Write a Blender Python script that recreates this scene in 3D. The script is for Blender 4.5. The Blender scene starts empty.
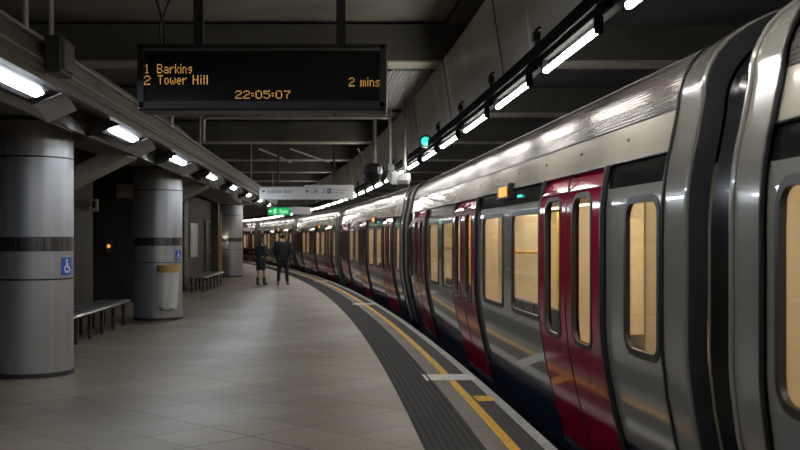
import bpy, math, random
from math import sin, cos, pi, radians, sqrt, atan2
from mathutils import Vector, Matrix
random.seed(7)
SC = bpy.context.scene
COL = SC.collection

# ------------------------------------------------------------------ curve of the platform edge
X0, TH, RAD = 1.62, 0.044, 265.0
def P(s, d=0.0, z=0.0):
    a = TH + s / RAD
    return Vector((X0 + RAD*(cos(a)-cos(TH)) + d*cos(a), RAD*(sin(a)-sin(TH)) + d*sin(a), z))
def head(s):
    return TH + s / RAD
def wall_x(y):
    if y <= 41: return -4.95 - 0.062*y
    return -7.49 - (y-41)*0.24
def trough_x(y):
    return -2.43 - 0.062*y

ORD = ['first','second','third','fourth','fifth','sixth','seventh','eighth','ninth','tenth','eleventh','twelfth','thirteenth','fourteenth',
       'fifteenth','sixteenth','seventeenth','eighteenth','nineteenth','twentieth','twenty-first','twenty-second','twenty-third','twenty-fourth',
       'twenty-fifth','twenty-sixth','twenty-seventh','twenty-eighth','twenty-ninth','thirtieth','thirty-first','thirty-second','thirty-third','thirty-fourth','thirty-fifth','thirty-sixth','thirty-seventh']

# ------------------------------------------------------------------ materials
def mat(name, col, rough=0.5, metal=0.0, coat=0.0, var=0.12, scale=6.0, bump=0.0, stretch=(1,1,1), spec=0.5, rvar=0.0):
    m = bpy.data.materials.new(name); m.use_nodes = True
    nt = m.node_tree; N = nt.nodes; L = nt.links
    b = N['Principled BSDF']
    b.inputs['Roughness'].default_value = rough; b.inputs['Metallic'].default_value = metal
    b.inputs['Coat Weight'].default_value = coat; b.inputs['Coat Roughness'].default_value = 0.03
    b.inputs['Specular IOR Level'].default_value = spec
    tc = N.new('ShaderNodeTexCoord'); mp = N.new('ShaderNodeMapping'); mp.inputs['Scale'].default_value = stretch
    nz = N.new('ShaderNodeTexNoise'); nz.inputs['Scale'].default_value = scale; nz.inputs['Detail'].default_value = 5
    L.new(tc.outputs['Object'], mp.inputs['Vector']); L.new(mp.outputs['Vector'], nz.inputs['Vector'])
    rp = N.new('ShaderNodeValToRGB')
    rp.color_ramp.elements[0].position = 0.3; rp.color_ramp.elements[1].position = 0.7
    lo = [max(0, c*(1-var)) for c in col]; hi = [min(1, c*(1+var)) for c in col]
    rp.color_ramp.elements[0].color = (*lo, 1); rp.color_ramp.elements[1].color = (*hi, 1)
    L.new(nz.outputs['Fac'], rp.inputs['Fac']); L.new(rp.outputs['Color'], b.inputs['Base Color'])
    if rvar:
        mr = N.new('ShaderNodeMapRange'); mr.inputs['To Min'].default_value = max(0.02, rough-rvar); mr.inputs['To Max'].default_value = rough+rvar
        L.new(nz.outputs['Fac'], mr.inputs['Value']); L.new(mr.outputs['Result'], b.inputs['Roughness'])
    if bump:
        bp = N.new('ShaderNodeBump'); bp.inputs['Strength'].default_value = bump; bp.inputs['Distance'].default_value = 0.01
        L.new(nz.outputs['Fac'], bp.inputs['Height']); L.new(bp.outputs['Normal'], b.inputs['Normal'])
    return m
def emit(name, col, strength):
    m = bpy.data.materials.new(name); m.use_nodes = True
    b = m.node_tree.nodes['Principled BSDF']
    b.inputs['Base Color'].default_value = (*[min(1, c*0.8) for c in col], 1)
    b.inputs['Emission Color'].default_value = (*col, 1); b.inputs['Emission Strength'].default_value = strength
    b.inputs['Roughness'].default_value = 0.4
    return m
def glass(name, tint=(0.9,0.9,0.88), ior=1.4):
    m = bpy.data.materials.new(name); m.use_nodes = True
    nt = m.node_tree; N = nt.nodes; L = nt.links
    for n in list(N): N.remove(n)
    o = N.new('ShaderNodeOutputMaterial'); mx = N.new('ShaderNodeMixShader'); t = N.new('ShaderNodeBsdfTransparent'); g = N.new('ShaderNodeBsdfGlossy')
    fr = N.new('ShaderNodeFresnel'); fr.inputs['IOR'].default_value = ior
    t.inputs['Color'].default_value = (*tint, 1); g.inputs['Roughness'].default_value = 0.03
    L.new(fr.outputs['Fac'], mx.inputs['Fac']); L.new(t.outputs[0], mx.inputs[1]); L.new(g.outputs[0], mx.inputs[2]); L.new(mx.outputs[0], o.inputs['Surface'])
    return m
def bag_film():
    m = bpy.data.materials.new('clear_film'); m.use_nodes = True
    nt = m.node_tree; N = nt.nodes; L = nt.links
    b = N['Principled BSDF']; o = [n for n in N if n.type == 'OUTPUT_MATERIAL'][0]
    b.inputs['Base Color'].default_value = (0.88,0.9,0.89,1); b.inputs['Roughness'].default_value = 0.35; b.inputs['Subsurface Weight'].default_value = 0.0
    t = N.new('ShaderNodeBsdfTransparent'); mx = N.new('ShaderNodeMixShader')
    bp = N.new('ShaderNodeBump'); bp.inputs['Strength'].default_value = 0.9; lw = N.new('ShaderNodeLayerWeight'); lw.inputs['Blend'].default_value = 0.45
    mr = N.new('ShaderNodeMapRange'); mr.inputs['To Min'].default_value = 0.58; mr.inputs['To Max'].default_value = 0.98
    L.new(bp.outputs['Normal'], lw.inputs['Normal']); L.new(lw.outputs['Facing'], mr.inputs['Value']); L.new(mr.outputs['Result'], mx.inputs['Fac'])
    nz = N.new('ShaderNodeTexNoise'); nz.inputs['Scale'].default_value = 11
    L.new(nz.outputs['Fac'], bp.inputs['Height']); L.new(bp.outputs['Normal'], b.inputs['Normal'])
    L.new(t.outputs[0], mx.inputs[1]); L.new(b.outputs[0], mx.inputs[2]); L.new(mx.outputs[0], o.inputs['Surface'])
    return m
def tile_floor():
    m = bpy.data.materials.new('floor_tiles'); m.use_nodes = True
    nt = m.node_tree; N = nt.nodes; L = nt.links; b = N['Principled BSDF']
    tc = N.new('ShaderNodeTexCoord'); mp = N.new('ShaderNodeMapping'); mp.vector_type = 'TEXTURE'
    mp.inputs['Location'].default_value = (0, 9.19, 0); mp.inputs['Rotation'].default_value = (0,0,radians(46))
    br = N.new('ShaderNodeTexBrick'); br.offset = 0.0; br.squash = 1.0
    br.inputs['Scale'].default_value = 1.0; br.inputs['Brick Width'].default_value = 0.57; br.inputs['Row Height'].default_value = 0.57
    br.inputs['Mortar Size'].default_value = 0.008; br.inputs['Mortar Smooth'].default_value = 0.2; br.inputs['Bias'].default_value = 0
    br.inputs['Color1'].default_value = (0.148,0.113,0.078,1); br.inputs['Color2'].default_value = (0.215,0.168,0.118,1); br.inputs['Mortar'].default_value = (0.068,0.053,0.041,1)
    L.new(tc.outputs['Object'], mp.inputs['Vector']); L.new(mp.outputs['Vector'], br.inputs['Vector'])
    sp = N.new('ShaderNodeTexNoise'); sp.inputs['Scale'].default_value = 70; sp.inputs['Detail'].default_value = 4
    bl = N.new('ShaderNodeTexNoise'); bl.inputs['Scale'].default_value = 0.5; bl.inputs['Detail'].default_value = 6
    L.new(tc.outputs['Object'], sp.inputs['Vector']); L.new(tc.outputs['Object'], bl.inputs['Vector'])
    m1 = N.new('ShaderNodeMix'); m1.data_type = 'RGBA'; m1.blend_type = 'OVERLAY'; m1.inputs['Factor'].default_value = 0.55
    b2 = N.new('ShaderNodeTexBrick'); b2.offset = 0.0; b2.squash = 1.0
    b2.inputs['Scale'].default_value = 1.0; b2.inputs['Brick Width'].default_value = 1.71; b2.inputs['Row Height'].default_value = 1.71; b2.inputs['Mortar Size'].default_value = 0.009
    b2.inputs['Color1'].default_value = (1,1,1,1); b2.inputs['Color2'].default_value = (0.86,0.86,0.86,1); b2.inputs['Mortar'].default_value = (0.16,0.14,0.13,1)
    L.new(mp.outputs['Vector'], b2.inputs['Vector'])
    m0 = N.new('ShaderNodeMix'); m0.data_type = 'RGBA'; m0.blend_type = 'MULTIPLY'; m0.inputs['Factor'].default_value = 1.0
    L.new(br.outputs['Color'], m0.inputs['A']); L.new(b2.outputs['Color'], m0.inputs['B'])
    L.new(m0.outputs['Result'], m1.inputs['A']); L.new(sp.outputs['Fac'], m1.inputs['B'])
    m2 = N.new('ShaderNodeMix'); m2.data_type = 'RGBA'; m2.blend_type = 'OVERLAY'; m2.inputs['Factor'].default_value = 0.22
    L.new(m1.outputs['Result'], m2.inputs['A']); L.new(bl.outputs['Fac'], m2.inputs['B'])
    L.new(m2.outputs['Result'], b.inputs['Base Color'])
    mr = N.new('ShaderNodeMapRange'); mr.inputs['From Min'].default_value = 0.3; mr.inputs['From Max'].default_value = 0.7
    mr.inputs['To Min'].default_value = 0.36; mr.inputs['To Max'].default_value = 0.52
    L.new(bl.outputs['Fac'], mr.inputs['Value']); L.new(mr.outputs['Result'], b.inputs['Roughness'])
    bp = N.new('ShaderNodeBump'); bp.inputs['Strength'].default_value = 0.25; bp.inputs['Distance'].default_value = 0.003; bp.invert = True
    L.new(br.outputs['Fac'], bp.inputs['Height']); L.new(bp.outputs['Normal'], b.inputs['Normal'])
    return m
def strip_tiles(name, col, joint, width, rough=0.5):
    m = bpy.data.materials.new(name); m.use_nodes = True
    nt = m.node_tree; N = nt.nodes; L = nt.links; b = N['Principled BSDF']
    uv = N.new('ShaderNodeUVMap'); br = N.new('ShaderNodeTexBrick'); br.offset = 0.0
    br.inputs['Scale'].default_value = 1; br.inputs['Brick Width'].default_value = width; br.inputs['Row Height'].default_value = 50
    br.inputs['Mortar Size'].default_value = 0.006
    br.inputs['Color1'].default_value = (*[c*0.85 for c in col],1); br.inputs['Color2'].default_value = (*[c*1.15 for c in col],1); br.inputs['Mortar'].default_value = (*joint,1)
    L.new(uv.outputs['UV'], br.inputs['Vector'])
    nz = N.new('ShaderNodeTexNoise'); nz.inputs['Scale'].default_value = 30; nz.inputs['Detail'].default_value = 5
    mx = N.new('ShaderNodeMix'); mx.data_type = 'RGBA'; mx.blend_type = 'OVERLAY'; mx.inputs['Factor'].default_value = 0.5
    L.new(br.outputs['Color'], mx.inputs['A']); L.new(nz.outputs['Fac'], mx.inputs['B']); L.new(mx.outputs['Result'], b.inputs['Base Color'])
    b.inputs['Roughness'].default_value = rough; b.inputs['Specular IOR Level'].default_value = 0.25
    return m

M = {}
M['floor'] = tile_floor()
M['coping'] = mat('worn_white_edge', (0.42,0.41,0.39), 0.55, var=0.3, scale=14)
M['groove'] = mat('grooved_grey', (0.05,0.046,0.04), 0.65, var=0.3, scale=20, spec=0.25)
M['yellow'] = mat('yellow_line_paint', (0.80,0.43,0.012), 0.5, var=0.25, scale=18)
M['plain'] = strip_tiles('plain_edge_tiles', (0.17,0.145,0.13), (0.03,0.028,0.025), 0.6)
M['tactile'] = strip_tiles('tactile_dark', (0.012,0.012,0.0125), (0.007,0.007,0.007), 0.4, 0.7)
M['white_mark'] = mat('worn_white_marking', (0.66,0.63,0.58), 0.5, var=0.3, scale=25)
M['concrete'] = mat('dark_concrete', (0.16,0.15,0.135), 0.75, var=0.3, scale=1.6, bump=0.2)
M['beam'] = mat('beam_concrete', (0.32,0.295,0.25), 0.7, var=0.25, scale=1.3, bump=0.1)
M['beamface'] = mat('beam_face_shade', (0.09,0.085,0.075), 0.7, var=0.25, scale=1.3)  # beam sides away from the light, shade put into the colour
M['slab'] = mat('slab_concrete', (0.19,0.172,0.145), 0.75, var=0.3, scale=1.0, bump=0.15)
M['tunnel'] = mat('sooty_tunnel', (0.05,0.05,0.05), 0.85, var=0.4, scale=1.2)
M['fascia'] = mat('grey_fascia', (0.80,0.79,0.76), 0.24, var=0.10, scale=1.4, stretch=(1,1,0.15), rvar=0.1)
M['wall'] = mat('wall_cladding', (0.045,0.04,0.034), 0.6, spec=0.2, var=0.25, scale=1.5, stretch=(1,1,0.2))
M['pilaster'] = mat('brown_cladding', (0.08,0.062,0.045), 0.5, var=0.25, scale=3)
M['steel'] = mat('column_steel', (0.37,0.395,0.43), 0.36, metal=0.6, var=0.12, scale=9, stretch=(1,1,0.04), rvar=0.1)
M['band'] = mat('ribbed_band', (0.09,0.095,0.105), 0.3, metal=0.8, var=0.6, scale=26, stretch=(1,1,0.01))
M['dark'] = mat('dark_metal', (0.03,0.03,0.032), 0.45, var=0.2)
M['black'] = mat('black_rubber', (0.010,0.010,0.011), 0.4, var=0.2)
M['shadeblack'] = mat('shaded_black', (0.004,0.004,0.004), 0.9, var=0.3, spec=0.1)  # dark fittings, blackened further to paint the shade beside the tubes
M['blackgloss'] = mat('black_gloss', (0.01,0.01,0.011), 0.12, var=0.2)
M['trough'] = mat('trough_metal', (0.115,0.10,0.08), 0.42, metal=0.2, var=0.25, scale=4, stretch=(1,0.2,1))
M['pipe'] = mat('conduit_metal', (0.34,0.33,0.30), 0.4, metal=0.5, var=0.2)
M['reflector'] = mat('reflector_metal', (0.5,0.5,0.52), 0.3, metal=0.9, var=0.15)
M['tube'] = emit('tube_light', (1.0,0.96,0.90), 55.0)
M['diffuser'] = emit('panel_light', (0.82,0.91,1.0), 88.0)
M['carlamp'] = emit('carriage_lamp', (1.0,0.86,0.66), 13.5)
M['amber'] = emit('amber_led', (1.0,0.52,0.12), 0.55)
M['orange'] = emit('orange_lamp', (1.0,0.38,0.03), 1.0)
M['teal'] = emit('teal_signal', (0.05,0.85,0.65), 0.9)
M['green'] = emit('green_sign', (0.008,0.42,0.11), 0.8)
M['greenwhite'] = emit('sign_white_lit', (0.55,1.0,0.7), 0.9)
M['body'] = mat('carriage_grey', (0.245,0.24,0.215), 0.10, coat=0.5, var=0.06, scale=1.5)
M['roof'] = mat('carriage_roof', (0.21,0.19,0.165), 0.15, metal=0.6, coat=0.0, var=0.10, scale=1.5)
def aniso(m, k):
    nt = m.node_tree; b = nt.nodes['Principled BSDF']; t = nt.nodes.new('ShaderNodeTangent'); t.direction_type = 'UV_MAP'; t.uv_map = 'UVMap'
    nt.links.new(t.outputs['Tangent'], b.inputs['Tangent']); b.inputs['Anisotropic'].default_value = k
M['cream'] = mat('carriage_lit_band', (0.42,0.385,0.32), 0.12, coat=0.3, var=0.06, scale=2)  # same paint as the body, the tubes' light put into the colour
M['endframe'] = mat('carriage_end_frame', (0.20,0.19,0.168), 0.18, coat=0.4, var=0.08, scale=2)
M['red'] = mat('door_red', (0.29,0.002,0.025), 0.10, spec=0.3, var=0.08, scale=3)
M['navy'] = mat('sill_navy', (0.008,0.012,0.035), 0.3, var=0.2)
M['glass'] = glass('window_glass')
M['lining'] = mat('cream_lining', (0.74,0.65,0.46), 0.5, var=0.06)
M['seat'] = mat('seat_moquette', (0.05,0.055,0.09), 0.8, var=0.6, scale=40)
M['grab'] = mat('yellow_pole', (0.75,0.45,0.03), 0.3, var=0.05)
M['redsign'] = mat('red_notice', (0.5,0.02,0.02), 0.4, var=0.1)
M['blue'] = mat('sign_blue', (0.012,0.10,0.42), 0.35, var=0.06)
M['white'] = mat('sign_white', (0.80,0.80,0.80), 0.4, var=0.05)
M['signwhite'] = mat('sign_panel_white', (0.55,0.55,0.55), 0.45, var=0.05)
M['signtext'] = mat('sign_lettering', (0.02,0.022,0.035), 0.5, var=0.1)
M['signbluedk'] = mat('sign_symbol_blue', (0.02,0.05,0.20), 0.4, var=0.1)
M['brass'] = mat('tan_ring', (0.50,0.33,0.13), 0.45, metal=0.1, var=0.2)
M['film'] = bag_film()
M['trash_green'] = mat('green_rubbish', (0.05,0.30,0.15), 0.5, var=0.4, scale=20)
M['trash_white'] = mat('crumpled_paper', (0.6,0.58,0.55), 0.7, var=0.2, scale=20)
M['benchmetal'] = mat('bench_metal', (0.30,0.30,0.29), 0.35, metal=0.6, var=0.2, scale=12)
M['poster'] = mat('poster_print', (0.42,0.43,0.44), 0.3, var=0.45, scale=3.5)
M['skin'] = mat('skin', (0.45,0.26,0.18), 0.5, var=0.06)
M['jacket'] = mat('black_jacket', (0.012,0.013,0.016), 0.8, var=0.3, scale=15)
M['trousers'] = mat('dark_trousers', (0.010,0.011,0.014), 0.85, var=0.3, scale=15)
M['coatcloth'] = mat('dark_blue_coat', (0.016,0.018,0.028), 0.8, var=0.3, scale=15)
M['skirt'] = mat('dark_skirt', (0.011,0.010,0.011), 0.85, var=0.3)
M['hair'] = mat('dark_hair', (0.012,0.009,0.007), 0.55, var=0.3, scale=30)
M['hairbrown'] = mat('brown_hair', (0.035,0.022,0.013), 0.55, var=0.3, scale=30)
M['shoe'] = mat('black_leather', (0.01,0.01,0.01), 0.35, var=0.2)

# ------------------------------------------------------------------ mesh builder
class MB:
    def __init__(s): s.v = []; s.f = []; s.uv = None
    def add(s, vs, fs):
        o = len(s.v); s.v += [tuple(v) for v in vs]; s.f += [tuple(i+o for i in f) for f in fs]; return s
    def box(s, c, size, mtx=None, bev=0.0):
        hx, hy, hz = [q/2 for q in size]
        if bev > 0:
            b = min(bev, hx*.9, hy*.9, hz*.9)
            import bmesh
            bm = bmesh.new(); bmesh.ops.create_cube(bm, size=1)
            for v in bm.verts: v.co = Vector((v.co.x*size[0], v.co.y*size[1], v.co.z*size[2]))
            bmesh.ops.bevel(bm, geom=list(bm.edges), offset=b, segments=2, affect='EDGES', profile=0.5)
            bm.verts.index_update()
            vs = [v.co.copy() for v in bm.verts]; fs = [[v.index for v in f.verts] for f in bm.faces]; bm.free()
        else:
            vs = [Vector((x,y,z)) for x in (-hx,hx) for y in (-hy,hy) for z in (-hz,hz)]
            fs = [(0,1,3,2),(4,6,7,5),(0,4,5,1),(2,3,7,6),(0,2,6,4),(1,5,7,3)]
        if mtx is not None: vs = [mtx @ v for v in vs]
        c = Vector(c); return s.add([v+c for v in vs], fs)
    def tube(s, pts, r, n=8, caps=True):
        pts = [Vector(p) for p in pts]; rs = r if isinstance(r, (list,tuple)) else [r]*len(pts)
        rings = []; up = None
        for i, p in enumerate(pts):
            t = (pts[min(i+1,len(pts)-1)] - pts[max(i-1,0)]).normalized()
            if up is None:
                up = Vector((0,0,1)) if abs(t.z) < .9 else Vector((1,0,0))
            a = t.cross(up).normalized(); up = a.cross(t).normalized()
            rings.append([p + (a*cos(2*pi*k/n) + up*sin(2*pi*k/n))*rs[i] for k in range(n)])
        vs = [v for rg in rings for v in rg]; fs = []
        for i in range(len(pts)-1):
            for k in range(n): fs.append((i*n+k, i*n+(k+1)%n, (i+1)*n+(k+1)%n, (i+1)*n+k))
        if caps: fs += [tuple(range(n))[::-1], tuple((len(pts)-1)*n+k for k in range(n))]
        return s.add(vs, fs)
    def lathe(s, prof, n=32, c=(0,0,0), closed=False):
        c = Vector(c); vs = []; fs = []
        for r, z in prof:
            for k in range(n): vs.append(c + Vector((r*cos(2*pi*k/n), r*sin(2*pi*k/n), z)))
        m = len(prof)
        for i in range(m-1 + (1 if closed else 0)):
            j = (i+1) % m
            for k in range(n): fs.append((i*n+k, i*n+(k+1)%n, j*n+(k+1)%n, j*n+k))
        if not closed: fs += [tuple(range(n))[::-1], tuple((m-1)*n+k for k in range(n))]
        return s.add(vs, fs)
    def ball(s, c, r, n=14, m=10, sc=(1,1,1), mtx=None):
        vs = []; fs = []
        for i in range(m+1):
            t = pi*i/m
            for k in range(n):
                v = Vector((r*sc[0]*sin(t)*cos(2*pi*k/n), r*sc[1]*sin(t)*sin(2*pi*k/n), r*sc[2]*cos(t)))
                if mtx is not None: v = mtx @ v
                vs.append(v + Vector(c))
        for i in range(m):
            for k in range(n): fs.append((i*n+k, (i+1)*n+k, (i+1)*n+(k+1)%n, i*n+(k+1)%n))
        return s.add(vs, fs)
    def prism(s, poly, fn, h0, h1):
        """poly: 2-D points; fn(a, b, h) -> 3-D"""
        n = len(poly); vs = [fn(a,b,h0) for a,b in poly] + [fn(a,b,h1) for a,b in poly]
        fs = [tuple(range(n))[::-1], tuple(range(n,2*n))] + [(i,(i+1)%n,n+(i+1)%n,n+i) for i in range(n)]
        return s.add(vs, fs)
    def build(s, name, m, parent=None, smooth=False, loc=None, ang=38):
        me = bpy.data.meshes.new(name); me.from_pydata([tuple(v) for v in s.v], [], s.f); me.update()
        import bmesh
        bm = bmesh.new(); bm.from_mesh(me); bmesh.ops.recalc_face_normals(bm, faces=bm.faces); bm.to_mesh(me); bm.free()
        if s.uv: 
            ul = me.uv_layers.new(name='UVMap')
            for lp in me.loops: ul.data[lp.index].uv = s.uv[lp.vertex_index]
        if smooth:
            for p in me.polygons: p.use_smooth = True
            me.set_sharp_from_angle(angle=radians(ang))
        me.materials.append(m)
        o = bpy.data.objects.new(name, me); COL.objects.link(o)
        if parent: o.parent = parent
        if loc: o.location = loc
        return o

def empty(name, loc=(0,0,0), rz=0.0, label=None, cat=None, group=None):
    o = bpy.data.objects.new(name, None); COL.objects.link(o); o.empty_display_size = 0.2
    o.location = loc; o.rotation_euler = (0,0,rz)
    return tag(o, label, cat, group)
def tag(o, label=None, cat=None, group=None, kind=None):
    if label: o['label'] = label
    if cat: o['category'] = cat
    if group: o['group'] = group
    if kind: o['kind'] = kind
    return o
def struct(o): o['kind'] = 'structure'; return o
def dup(o, parent=None):
    c = o.copy(); COL.objects.link(c)
    if parent: c.parent = parent
    for ch in list(o.children): dup(ch, c)
    return c

def sweep(prof, s0, s1, ds, path=P, closed=True):
    mb = MB(); n = max(2, int(round((s1-s0)/ds))+1); k = len(prof); uv = []
    for i in range(n):
        s = s0 + (s1-s0)*i/(n-1)
        for d, z in prof: mb.v.append(tuple(path(s, d, z))); uv.append((s, d))
    for i in range(n-1):
        for j in range(k if closed else k-1):
            mb.f.append((i*k+j, i*k+(j+1)%k, (i+1)*k+(j+1)%k, (i+1)*k+j))
    if closed: mb.f += [tuple(range(k)), tuple((n-1)*k+j for j in range(k))[::-1]]
    mb.uv = uv
    return mb
def text_mesh(txt, size, align='LEFT', extrude=0.002):
    cu = bpy.data.curves.new('tmp', 'FONT'); cu.body = txt; cu.size = size; cu.align_x = align; cu.extrude = extrude; cu.resolution_u = 3
    ob = bpy.data.objects.new('tmp', cu); COL.objects.link(ob)
    dg = bpy.context.evaluated_depsgraph_get(); dg.update()
    me = bpy.data.meshes.new_from_object(ob.evaluated_get(dg))
    vs = [v.co.copy() for v in me.vertices]; fs = [tuple(p.vertices) for p in me.polygons]
    bpy.data.objects.remove(ob); bpy.data.curves.remove(cu); bpy.data.meshes.remove(me)
    return vs, fs
def text_on(mb, txt, size, x, y, z, align='LEFT'):
    """upright lettering facing -Y at x, y, z"""
    vs, fs = text_mesh(txt, size, align)
    return mb.add([Vector((x+v.x, y-v.z, z+v.y)) for v in vs], fs)

# ------------------------------------------------------------------ setting: platform
S0, S1 = -12.0, 78.0
fl = MB()
ys = [S0 + i*1.5 for i in range(int((S1-S0)/1.5)+1)]
top = []
for s in ys:
    a = P(s, -1.0); lx = wall_x(a.y) - 2.5
    top.append((Vector((lx, a.y, 0)), a))
for a, b in top: fl.v += [tuple(a), tuple(b), (a.x,a.y,-0.3), (b.x,b.y,-0.3)]
for i in range(len(top)-1):
    q = 4*i
    fl.f += [(q,q+1,q+5,q+4),(q+2,q+6,q+7,q+3),(q+1,q+3,q+7,q+5),(q,q+4,q+6,q+2)]
struct(fl.build('floor', M['floor']))
def ridges(d0, d1, n, h, base=0.0):
    pts = [(d0,-0.3),(d0,base)]; w = (d1-d0)/n
    for i in range(n):
        a = d0 + i*w
        pts += [(a+w*.2,base),(a+w*.32,base+h),(a+w*.68,base+h),(a+w*.8,base)]
    return pts + [(d1,base),(d1,-0.3)]
struct(sweep(ridges(-1.0,-0.535,8,0.010), S0, S1, 0.5).build('trim_1', M['tactile']))
struct(sweep([(-0.535,-.3),(-0.535,0),(-0.37,0),(-0.37,-.3)], S0, S1, 0.5).build('trim_2', M['plain']))
struct(sweep([(-0.37,-.3),(-0.37,0.002),(-0.285,0.002),(-0.285,-.3)], S0, S1, 0.5).build('trim_3', M['yellow']))
struct(sweep(ridges(-0.285,-0.105,4,0.006), S0, S1, 0.5).build('trim_4', M['groove']))
struct(sweep([(-0.105,-.3),(-0.105,0.004),(-0.012,0.004),(0,-0.008),(0,-.3)], S0, S1, 0.5).build('trim_5', M['coping']))
struct(sweep([(-0.6,-.3),(-0.08,-.3),(-0.08,-1.0),(-0.6,-1.0)], S0, S1, 1.0).build('wall_platform', M['tunnel']))
struct(sweep([(-0.1,-1.0),(4.4,-1.0),(4.4,-1.2),(-0.1,-1.2)], S0, S1, 1.0).build('floor_track', M['tunnel']))
struct(sweep([(4.2,-1.1),(4.2,4.2),(4.4,4.2),(4.4,-1.1)], S0, S1, 1.0).build('wall_right', M['tunnel']))
# left wall with a recess
wp = [(wall_x(-12),-12),(wall_x(20.2),20.2),(wall_x(20.2)-1.3,20.25),(wall_x(24.6)-1.3,24.55),(wall_x(24.6),24.6),(wall_x(41),41),(wall_x(60),60),(wall_x(78),78)]
wb = MB()
for x, y in wp: wb.v += [(x,y,-0.1),(x,y,4.2),(x-0.25,y,-0.1),(x-0.25,y,4.2)]
for i in range(len(wp)-1):
    q = 4*i; wb.f += [(q,q+4,q+5,q+1),(q+2,q+3,q+7,q+6),(q+1,q+5,q+7,q+3)]
struct(wb.build('wall_left', M['wall']))
struct(MB().box((-4,78.1,1.5),(34,0.3,5.6)).build('wall_far', M['tunnel']))
struct(MB().box((-1,-12.1,1.5),(16,0.3,5.6)).build('wall_back', M['concrete']))
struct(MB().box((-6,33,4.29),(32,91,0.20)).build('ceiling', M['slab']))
struct(sweep([(-0.27,4.14),(4.4,4.14),(4.4,4.19),(-0.27,4.19)], S0, S1, 1.0).build('ceiling_track', M['tunnel']))
nb = 0
for k in range(-3, 13):
    y = 12.02 + 5.03*k
    xr = P(y, 4.3).x; xl = wall_x(y)-0.2
    nb += 1
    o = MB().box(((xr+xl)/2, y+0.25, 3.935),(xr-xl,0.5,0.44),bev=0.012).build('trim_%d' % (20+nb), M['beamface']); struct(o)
    struct(MB().box(((xr+xl)/2, y+0.25, 3.708),(xr-xl,0.5,0.02)).build('trim_%d' % (60+nb), M['beam']))  # pale plate paints the light from below onto the beam underside
# longitudinal beam over the columns and lining bay by the left wall
lb = MB()
path = [(-3.9,3.0),(-4.29,11.65),(-4.72,19.5),(-6.9,41),(-10.5,58)]
for x,y in path: lb.v += [(x-.42,y,2.95),(x+.42,y,2.95),(x+.42,y,3.74),(x-.42,y,3.74)]
for i in range(len(path)-1):
    for j in range(4): lb.f.append((i*4+j,i*4+(j+1)%4,(i+1)*4+(j+1)%4,(i+1)*4+j))
lb.f += [(0,1,2,3),(16,17,18,19)]
struct(lb.build('trim_6', M['concrete']))
for k, y in enumerate((13.5, 21.5)):                      # raking soffit struts by the left wall
    xa, za = trough_x(y)-0.42, 2.90; xb = (-5.0,-4.85)[k]; zb = za - 0.5*(xa-xb)
    mb = MB(); mb.v = [(xa,y,za),(xb,y,zb),(xb,y,zb-0.22),(xa,y,za-0.22),(xa,y+.5,za),(xb,y+.5,zb),(xb,y+.5,zb-0.22),(xa,y+.5,za-0.22)]
    mb.f = [(0,1,2,3),(7,6,5,4),(0,4,5,1),(3,2,6,7),(0,3,7,4),(1,5,6,2)]
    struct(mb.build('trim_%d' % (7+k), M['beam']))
# fascia panel above the platform edge (glossy grey), with vertical joints
fp = MB()
struct(sweep([(-0.175,2.90),(-0.30,3.72),(-0.24,3.74),(-0.11,2.90)], 1.0, 70.0, 0.8).build('trim_9', M['fascia']))
jb = MB()
s = 2.0
while s < 60:
    jb.tube([P(s,-0.178,2.91),P(s,-0.302,3.71)],0.006,5); s += 3.36
struct(jb.build('trim_10', M['dark']))
# pilasters, doors, skirting of the left wall
for k,(y,w,pr) in enumerate(((30.0,0.5,0.42),(39.2,0.3,0.3))):
    struct(MB().box((wall_x(y)+pr/2-0.02,y,1.5),(pr,w,3.0),bev=0.01).build('trim_%d'%(11+k), M['pilaster']))
ang_l = atan2(0.062, 1.0)
rzl = ang_l
def wall_obj(mb, y, name, m, off=0.0, parent=None):
    """local: X out of wall into platform, Y along wall"""
    o = mb.build(name, m, parent); o.location = (wall_x(y)+off, y, 0); o.rotation_euler = (0,0,rzl); return o
d1 = MB().box((0.02,0,1.05),(0.05,1.0,2.1),bev=0.005).build('door_1', M['dark']); d1.location=(wall_x(37.6),37.6,0); d1.rotation_euler=(0,0,rzl); struct(d1)
fr = MB().box((0.03,-0.55,1.1),(0.08,0.1,2.2)).box((0.03,0.55,1.1),(0.08,0.1,2.2)).box((0.03,0,2.18),(0.08,1.2,0.1)).build('door_frame', M['pilaster'], d1)
MB().tube([(0.06,0.36,1.0),(0.09,0.36,1.0),(0.09,0.36,1.2),(0.06,0.36,1.2)],0.012).build('door_handle', M['reflector'], d1)
rx = wall_x(22.4)-1.3
d2 = MB().box((0.03,-0.62,1.1),(0.05,1.2,2.2),bev=.01).box((0.03,0.62,1.1),(0.05,1.2,2.2),bev=.01).build('door_2', M['dark']); d2.location=(rx,22.4,0); d2.rotation_euler=(0,0,rzl); struct(d2)
MB().box((0.04,-1.28,1.15),(0.1,0.08,2.3)).box((0.04,1.28,1.15),(0.1,0.08,2.3)).box((0.04,0,2.27),(0.1,2.64,0.1)).build('door_frame', M['pilaster'], d2)

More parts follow.
